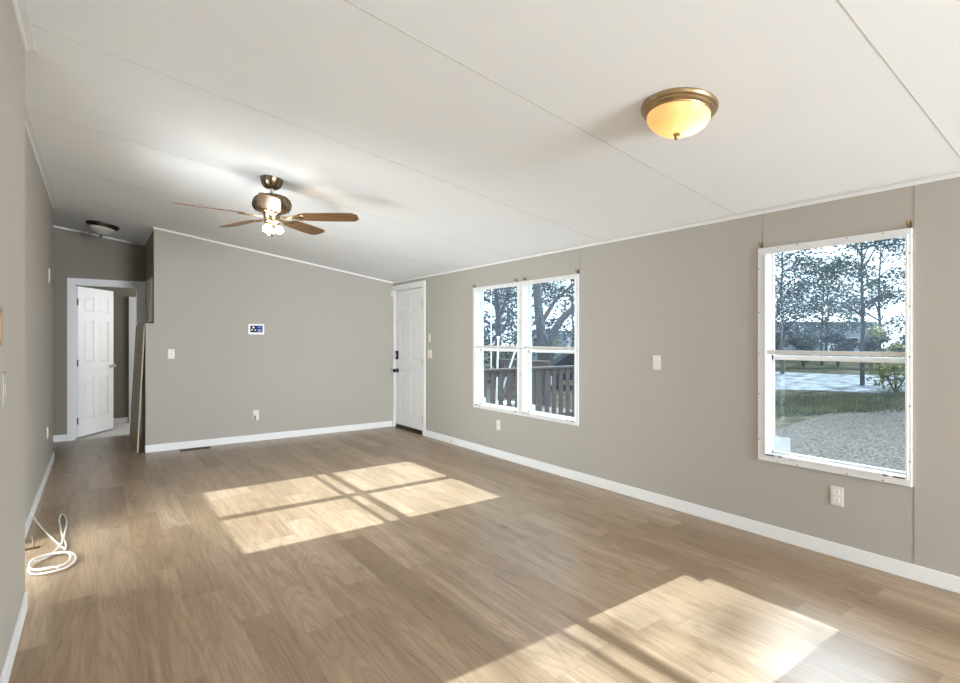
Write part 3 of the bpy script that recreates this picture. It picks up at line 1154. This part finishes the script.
struct('ground', MB().box(WX + WT, 140, -60, 120, GZ - .2, GZ), M['ground'])
mb = MB()
edge = [gpos(u, z)[:2] for u, z in ((.80, 18.6), (.76, 17.4), (.70, 15.6), (.65, 13.6), (.60, 12.4), (.555, 11.3), (.52, 10.0))]
pts = [(WX + WT + .3, -6), (30, -2.0), (29, 4.6)] + edge + [(WX + WT + .3, 4.9)]
mb.prism([(x, y, GZ - .02) for x, y in pts], [(x, y, GZ + .012) for x, y in pts])
struct('driveway', mb, M['gravel'])
mb = MB()
rg = random.Random(5)
ctr, n = gpos(0.63, 25.5), 28
pts = []
for k in range(n):
    a = 2 * math.pi * k / n
    r = 1 + .12 * rg.uniform(-1, 1)
    # long axis across the view
    ax, ay = 9.5 * r * math.cos(a), 6.3 * r * math.sin(a)
    pts.append((ctr[0] + ax * .45 + ay * .9, ctr[1] - ax * .9 + ay * .45))
mb.prism([(x, y, GZ - .02) for x, y in pts], [(x, y, GZ + .015) for x, y in pts])
struct('field', mb, M['pale'])


def leaves_into(mb, rng, centre, rad, n, size, flat=.8):
    for _ in range(n):
        d = Vector((rng.gauss(0, 1), rng.gauss(0, 1), rng.gauss(0, 1)))
        d = d.normalized() * rad * rng.random() ** .45
        d.z *= flat
        c = Vector(centre) + d
        u = Vector((rng.gauss(0, 1), rng.gauss(0, 1), rng.gauss(0, .6))).normalized()
        v = u.cross(Vector((rng.gauss(0, 1), rng.gauss(0, 1), rng.gauss(0, 1)))).normalized()
        s = size * rng.uniform(.6, 1.35)
        mb.quad(c - u * s, c - v * s * .45, c + u * s, c + v * s * .45)


def tree_mesh(seed, height, spread, trunk_r, clusters, per, leaf, lo=.32, lean=(0, 0)):
    leaf *= .92
    rng = random.Random(seed)
    tr, lf = MB(), MB()
    top = Vector((lean[0], lean[1], height * .93))
    pts = [Vector((0, 0, -.1))]
    for i in range(1, 8):
        f = i / 7
        pts.append(Vector((lean[0] * f * f + rng.uniform(-.12, .12) * spread * .3, lean[1] * f * f + rng.uniform(-.12, .12) * spread * .3, top.z * f)))
    tr.tube(pts, [.62 * trunk_r * (1.15 - .95 * i / 7) for i in range(8)], 8)
    for k in range(clusters):
        f = lo + (1 - lo) * (k + .5) / clusters
        fi = min(6, int(f * 7))
        st = pts[fi].lerp(pts[fi + 1], f * 7 - fi if f * 7 - fi < 1 else 1)
        a = k * 2.4 + rng.uniform(-.5, .5)
        ln = spread * (1.0 - .55 * abs(f - .5) * 1.6) * rng.uniform(.55, 1.0)
        en = st + Vector((math.cos(a) * ln, math.sin(a) * ln, height * rng.uniform(.02, .13)))
        md = st.lerp(en, .5) + Vector((rng.uniform(-.1, .1), rng.uniform(-.1, .1), height * .03))
        br = trunk_r * .42 * (1.1 - f * .7)
        tr.tube([st, md, en], [br, br * .6, br * .18], 5)
        for q in range(3):
            p = md.lerp(en, .35 + .35 * q)
            tw = p + Vector((rng.uniform(-1, 1), rng.uniform(-1, 1), rng.uniform(-.3, .6))) * spread * .26
            tr.tube([p, tw], [br * .3, br * .1], 4)
            leaves_into(lf, rng, tw, spread * .24, int(per * .62), leaf)
        leaves_into(lf, rng, en, spread * .30, int(per * .62), leaf)
    return tr, lf


def make_tree(label, loc, args, leafmat, group='trees beyond the yard', rz=0.0):
    t = thing('tree', label, 'tree', loc, rz, group)
    tr, lf = tree_mesh(*args)
    tr.build('trunk', M['bark'], t, True)
    lf.build('crown', leafmat, t, normals=False)
    return t


# trees seen through the single window
make_tree('slender straight tree standing right of centre in the single window', gpos(.727, 22.5), (11, 9.5, 2.3, .13, 20, 60, .10, .28), M['leaf_a'])
make_tree('dense leafy tree filling the left side of the single window', gpos(.575, 30), (12, 9.0, 2.9, .16, 22, 72, .11, .2), M['leaf_b'])
make_tree('tree with spreading open branches in the middle of the single window', gpos(.65, 40.5), (13, 8.0, 3.2, .15, 16, 60, .11, .3), M['leaf_a'])
make_tree('tree at the far right edge of the single window', (31.0, 6.6, GZ), (14, 9.0, 2.4, .14, 20, 60, .10, .25), M['leaf_a'])
make_tree('far tree behind the pale field at the left of the single window', gpos(.54, 48), (15, 11, 3.6, .2, 18, 64, .16, .15), M['leaf_b'])
make_tree('far tree behind the pale field at the right of the single window', gpos(.76, 44), (16, 12, 3.8, .2, 18, 64, .16, .15), M['leaf_b'])
make_tree('far tree behind the middle of the pale field', gpos(.66, 52), (17, 9, 4.0, .2, 18, 60, .18, .12), M['leaf_a'])
make_tree('tall sparse tree beyond the gravel, right of the single window', (21, 0.75, GZ), (31, 13.6, 2.2, .11, 11, 18, .145, .55), M['leaf_a'])
# trees seen through the paired windows
make_tree('tall dark tree outside the left window of the pair', gpos(.035, 21.5), (21, 9.5, 2.6, .22, 22, 70, .11, .22), M['leaf_b'])
make_tree('dark bushy tree at the mullion of the paired windows', gpos(.085, 29.5), (22, 10, 3.0, .2, 22, 72, .12, .15), M['leaf_b'])
make_tree('open crowned tree behind the forked trunk', gpos(.175, 37), (23, 9.0, 2.8, .14, 16, 56, .10, .35), M['leaf_a'])
make_tree('far tree at the left edge of the left paired window', gpos(-.035, 38), (24, 11, 3.4, .2, 20, 64, .15, .15), M['leaf_b'])
make_tree('far tree above the dark car', gpos(.30, 31), (25, 10, 3.4, .2, 18, 60, .15, .2), M['leaf_a'])
# the big forked tree
t = thing('tree', 'large forked tree with thick leaning limbs outside the right window of the pair', 'tree', gpos(.118, 14), R(-36), 'trees beyond the yard')
tr = MB()
# local x = across the view to the right, local y = away
limbA = [(-.02, 0, -.1), (0, 0, .7), (.03, .05, 1.5), (-.02, .1, 2.2), (-.10, .15, 3.1), (-.12, .2, 4.4), (.1, .2, 6.0)]
tr.tube(smooth_path([Vector(p) for p in limbA], 4), [.19 - .0045 * i for i in range(25)], 10)
limbB = [(.04, .04, 1.25), (.20, .0, 1.75), (.30, -.02, 2.15), (.55, -.03, 2.55), (1.0, -.05, 2.95), (1.7, 0, 3.5), (2.6, .1, 4.4)]
tr.tube(smooth_path([Vector(p) for p in limbB], 4), [.135 - .0038 * i for i in range(25)], 10)
tr.tube([(-.02, .1, 2.4), (.35, .2, 3.0), (.9, .3, 3.5)], [.07, .05, .03], 7)
tr.build('trunk', M['bark'], t, True)
rng = random.Random(77)
lf = MB()
for c in [(0, .4, 6.2), (1.0, .3, 5.6), (2.6, .2, 4.9), (-.9, .6, 5.0), (1.8, .8, 4.0), (-.9, .5, 3.4), (.9, .7, 3.3), (2.3, 1.0, 3.2), (1.4, .9, 2.5)]:
    leaves_into(lf, rng, c, .85, 150, .08)
lf.build('crown', M['leaf_b'], t, normals=False)


def make_bush(label, loc, rad, h, n, leaf, m, seed, group='bushes beyond the yard'):
    t = thing('bush', label, 'bush', loc, 0, group)
    rng = random.Random(seed)
    lf, st = MB(), MB()
    for k in range(6):
        a = k * 1.05 + rng.random()
        en = Vector((math.cos(a) * rad * .6, math.sin(a) * rad * .6, h * rng.uniform(.6, .95)))
        st.tube([(0, 0, 0), en * .5 + Vector((0, 0, h * .08)), en], [.03, .02, .008], 5)
        leaves_into(lf, rng, en, rad * .5, n // 9, leaf)
    for k in range(3):
        leaves_into(lf, rng, (rng.uniform(-.3, .3) * rad, rng.uniform(-.3, .3) * rad, h * .45), rad * .75, n // 9, leaf)
    st.build('stem', M['bark'], t)
    lf.build('foliage', m, t, normals=False)
    return t


make_bush('yellow green weedy bush at the lower right of the single window', gpos(.79, 19.5), 1.0, 1.15, 900, .075, M['leaf_c'], 1)
make_bush('yellow leaved sapling in front of the trees right of centre', gpos(.765, 23), .7, 2.6, 420, .075, M['leaf_c'], 2)
for i, (u, z, r, h, lab) in enumerate(((.555, 36, .98, 2.3, 'dark bush at the left end of the far hedge line'),
                                       (.615, 37, .98, 2.2, 'dark bush left of the middle of the far hedge line'),
                                       (.68, 37, .98, 2.4, 'dark bush right of the middle of the far hedge line'),
                                       (.745, 36, .98, 2.3, 'dark bush below the slender tree in the far hedge line'),
                                       (.81, 35, .98, 2.3, 'dark bush at the right end of the far hedge line'))):
    make_bush(lab, gpos(u, z), r, h, 900, .13, M['leaf_b'], 10 + i)
make_bush('yellow green bush left of the dark car above the porch railing', gpos(.130, 27.5), .75, 1.9, 700, .085, M['leaf_c'], 21)
for i, (u, z, lab) in enumerate(((-.02, 22.5, 'dark shrub behind the porch at the left'), (.042, 25.4, 'dark shrub behind the porch steps'), (.20, 33.5, 'dark shrub behind the car'))):
    make_bush(lab, gpos(u, z), 1.8, 3.0, 900, .11, M['leaf_b'], 30 + i)

# grass along the edge of the drive
rng = random.Random(9)
g = MB()
for _ in range(5200):
    u = rng.uniform(.52, .84)
    z = rng.uniform(13.6, 17.6) + (u - .6) * 7 * (.5 + .5 * rng.random())
    x, y, _z = gpos(u, z)
    h = rng.uniform(.05, .20)
    a = rng.uniform(0, 6.28)
    dx, dy = math.cos(a) * .02, math.sin(a) * .02
    lx, ly = rng.uniform(-.1, .1), rng.uniform(-.1, .1)
    g.quad((x - dx, y - dy, GZ), (x + dx, y + dy, GZ), (x + dx * .3 + lx, y + dy * .3 + ly, GZ + h), (x - dx * .3 + lx, y - dy * .3 + ly, GZ + h))
o = g.build('grass', M['grass'], None, normals=False)
tag(o, 'rough green grass growing along the edge of the gravel', 'grass', kind='stuff')

# porch with its railings
PY0, PY1, PX1, PZ = 6.38, 9.7, 7.55, -0.06
mb = MB()
y = PY0 - .04
while y < PY1:
    mb.box(WX + WT + .02, PX1 + .05, y, y + .133, PZ - .035, PZ, .003)
    y += .140
deck = struct('porch_floor', mb, M['deck'])
for x in (4.1, 5.8, 7.45):
    for yy in (PY0 + .05, PY1 - .1):
        MB().box(x - .05, x + .05, yy - .05, yy + .05, GZ, PZ - .034).build('post', M['porch'], deck)


def railing(lab, p, q, posts, wp=.088, gap=.072, ztop=.885):
    p, q = Vector(p), Vector(q)
    t = thing('porch_railing', lab, 'railing', tuple(p), math.atan2((q - p).y, (q - p).x), 'porch railings')
    L = (q - p).length
    MB().box(-.03, L + .03, -.07, .07, ztop - PZ - .035, ztop - PZ, .004).build('cap_rail', M['roofwhite'] if False else M['porch'], t)
    MB().box(0, L, -.019, .019, ztop - PZ - .125, ztop - PZ - .036).build('upper_rail', M['porch'], t)
    MB().box(0, L, -.019, .019, .06, .15).build('lower_rail', M['porch'], t)
    for k in range(posts):
        x = L * k / (posts - 1)
        MB().box(x - .045, x + .045, -.045, .045, .0005, ztop - PZ - .036, .004).build('post', M['porch'], t)
    me = None
    x = .10
    while x < L - .10:
        if me is None:
            c = MB().box(-wp / 2, wp / 2, -.040, -.020, .04, ztop - PZ - .04, .003).build('picket', M['porch'], t)
            me = c.data
        else:
            c = bpy.data.objects.new('picket', me)
            C.objects.link(c)
            c.parent = t
        c.location = (x, 0, 0)
        x += wp + gap
    return t


railing('weathered picket railing along the near side of the porch', (3.95, PY0, PZ), (PX1, PY0, PZ), 3)
railing('weathered picket railing across the far front of the porch', (PX1, 8.0, PZ), (PX1, PY1 - .06, PZ), 2)

# odds and ends on the porch
x, y, _z = gpos(.010, 8.75)
t = thing('fuel_can', 'faded red plastic can standing on the porch behind the railing', 'can', (x, y, PZ + .0005))
MB().prism([(-.13, -.10, 0), (.13, -.10, 0), (.13, .10, 0), (-.13, .10, 0)], [(-.12, -.09, .26), (.12, -.09, .26), (.12, .09, .26), (-.12, .09, .26)]).build('body', M['red'], t)
MB().tube([(-.08, 0, .255), (-.08, 0, .32), (.06, 0, .32), (.06, 0, .255)], .015, 8).build('handle', M['red'], t, True)
MB().tube([(.09, 0, .25), (.12, 0, .33)], [.03, .02], 10).build('spout', M['black'], t, True)
x, y, _z = gpos(.052, 9.1)
t = thing('storage_bin', 'pale bin with a lid on the porch beside the red can', 'bin', (x, y, PZ + .0005))
MB().prism([(-.12, -.12, 0), (.12, -.12, 0), (.12, .12, 0), (-.12, .12, 0)], [(-.15, -.15, .28), (.15, -.15, .28), (.15, .15, .28), (-.15, .15, .28)]).build('body', M['sticker'], t)
MB().box(-.165, .165, -.165, .165, .278, .31, .006).build('lid', M['roofwhite'], t)
# white poles by the porch
for (u, z, a, b, lab) in ((.021, 13.6, (0, 0, 0), (0, 0, 3.05), 'tall straight white pipe standing beyond the porch'),):
    x, y, _z = gpos(u, z)
    t = thing('white_pole', lab, 'pole', (x, y, GZ), 0, 'white poles by the porch')
    MB().tube([a, b], .015, 8).build('pipe', M['pole'], t)
    MB().lathe([(0, 3.05), (.03, 3.05), (.03, 3.09), (0, 3.10)], 10).build('cap', M['pole'], t)
for (u, z, lean, lab) in ((.033, 8.30, .02, 'upright white pole of the pair resting on the porch railing'), (.049, 8.25, .30, 'slanted white pole of the pair resting on the porch railing')):
    x, y, _z = gpos(u, z)
    t = thing('white_pole', lab, 'pole', (x, y, PZ + .0005), R(-36), 'white poles by the porch')
    MB().tube([(-lean * .75, .35, 0), (lean * .72, 0, 1.42)], .014, 8).build('pipe', M['pole'], t)
    MB().lathe([(0, 0), (.024, 0), (.024, .03), (0, .034)], 10, (lean * .72, 0, 1.41)).build('cap', M['pole'], t)

# dark car parked in the yard
x, y, _z = gpos(.192, 22)
car = thing('car', 'dark parked car beyond the porch railing', 'car', (x, y, GZ), R(-36))
sec = [(-2.2, .35), (-2.2, .72), (-2.05, .86), (-1.25, .93), (-.62, 1.40), (.62, 1.46), (1.35, .98), (2.1, .92), (2.22, .70), (2.22, .35)]
MB().prism([(a, -.82, b) for a, b in sec], [(a, .82, b) for a, b in sec]).build('body', M['car'], car)
for s in (-1, 1):
    win = [(-1.08, .95), (-.56, 1.34), (.02, 1.37), (.02, .96)]
    MB().prism([(a, s * .822, b) for a, b in win], [(a, s * .834, b) for a, b in win]).build('side_window', M['carglass'], car)
    win = [(.10, .96), (.10, 1.37), (.58, 1.37), (1.08, .98)]
    MB().prism([(a, s * .822, b) for a, b in win], [(a, s * .834, b) for a, b in win]).build('side_window', M['carglass'], car)
    for wx in (-1.35, 1.35):
        wl = MB().lathe([(0, -.10), (.30, -.10), (.33, -.07), (.33, .07), (.30, .10), (0, .10)], 24, (wx, s * .76, .33), 'Y').build('wheel', M['tyre'], car, True)
        MB().lathe([(0, 0), (.19, 0), (.19, s * .015), (0, s * .015)], 20, (wx, s * .862, .33), 'Y').build('hubcap', M['steel'], wl)


def house(lab, loc, rz, L, D, hw, hr, wins):
    t = thing('house', lab, 'house', loc, rz, 'houses beyond the trees')
    MB().box(-L / 2, L / 2, 0, D, 0, hw).build('walls', M['siding'], t)
    e = .35
    MB().prism([(-L / 2 - e, -e, hw), (-L / 2 - e, D + e, hw), (-L / 2 - e, D / 2, hw + hr)], [(L / 2 + e, -e, hw), (L / 2 + e, D + e, hw), (L / 2 + e, D / 2, hw + hr)]).build('roof', M['roofwhite'], t)
    for x in wins:
        f = MB().box(x - .45, x + .45, -.05, 0, 1.2, 2.2).build('window', M['vinyl'], t)
        MB().box(x - .38, x + .38, -.07, -.04, 1.27, 2.13).build('pane', M['carglass'], f)
    MB().box(-.2, .7, -.05, 0, .3, 2.2).build('door', M['vinyl'], t)


house('low white roofed house far behind the forked tree', gpos(.17, 46), R(-36), 9.0, 5, 2.75, .45, (-2.8, 2.4))
house('far pale roofed house glimpsed between trees in the single window', gpos(.66, 58), R(-36), 11, 6, 3.9, 1.0, (-3, 3))
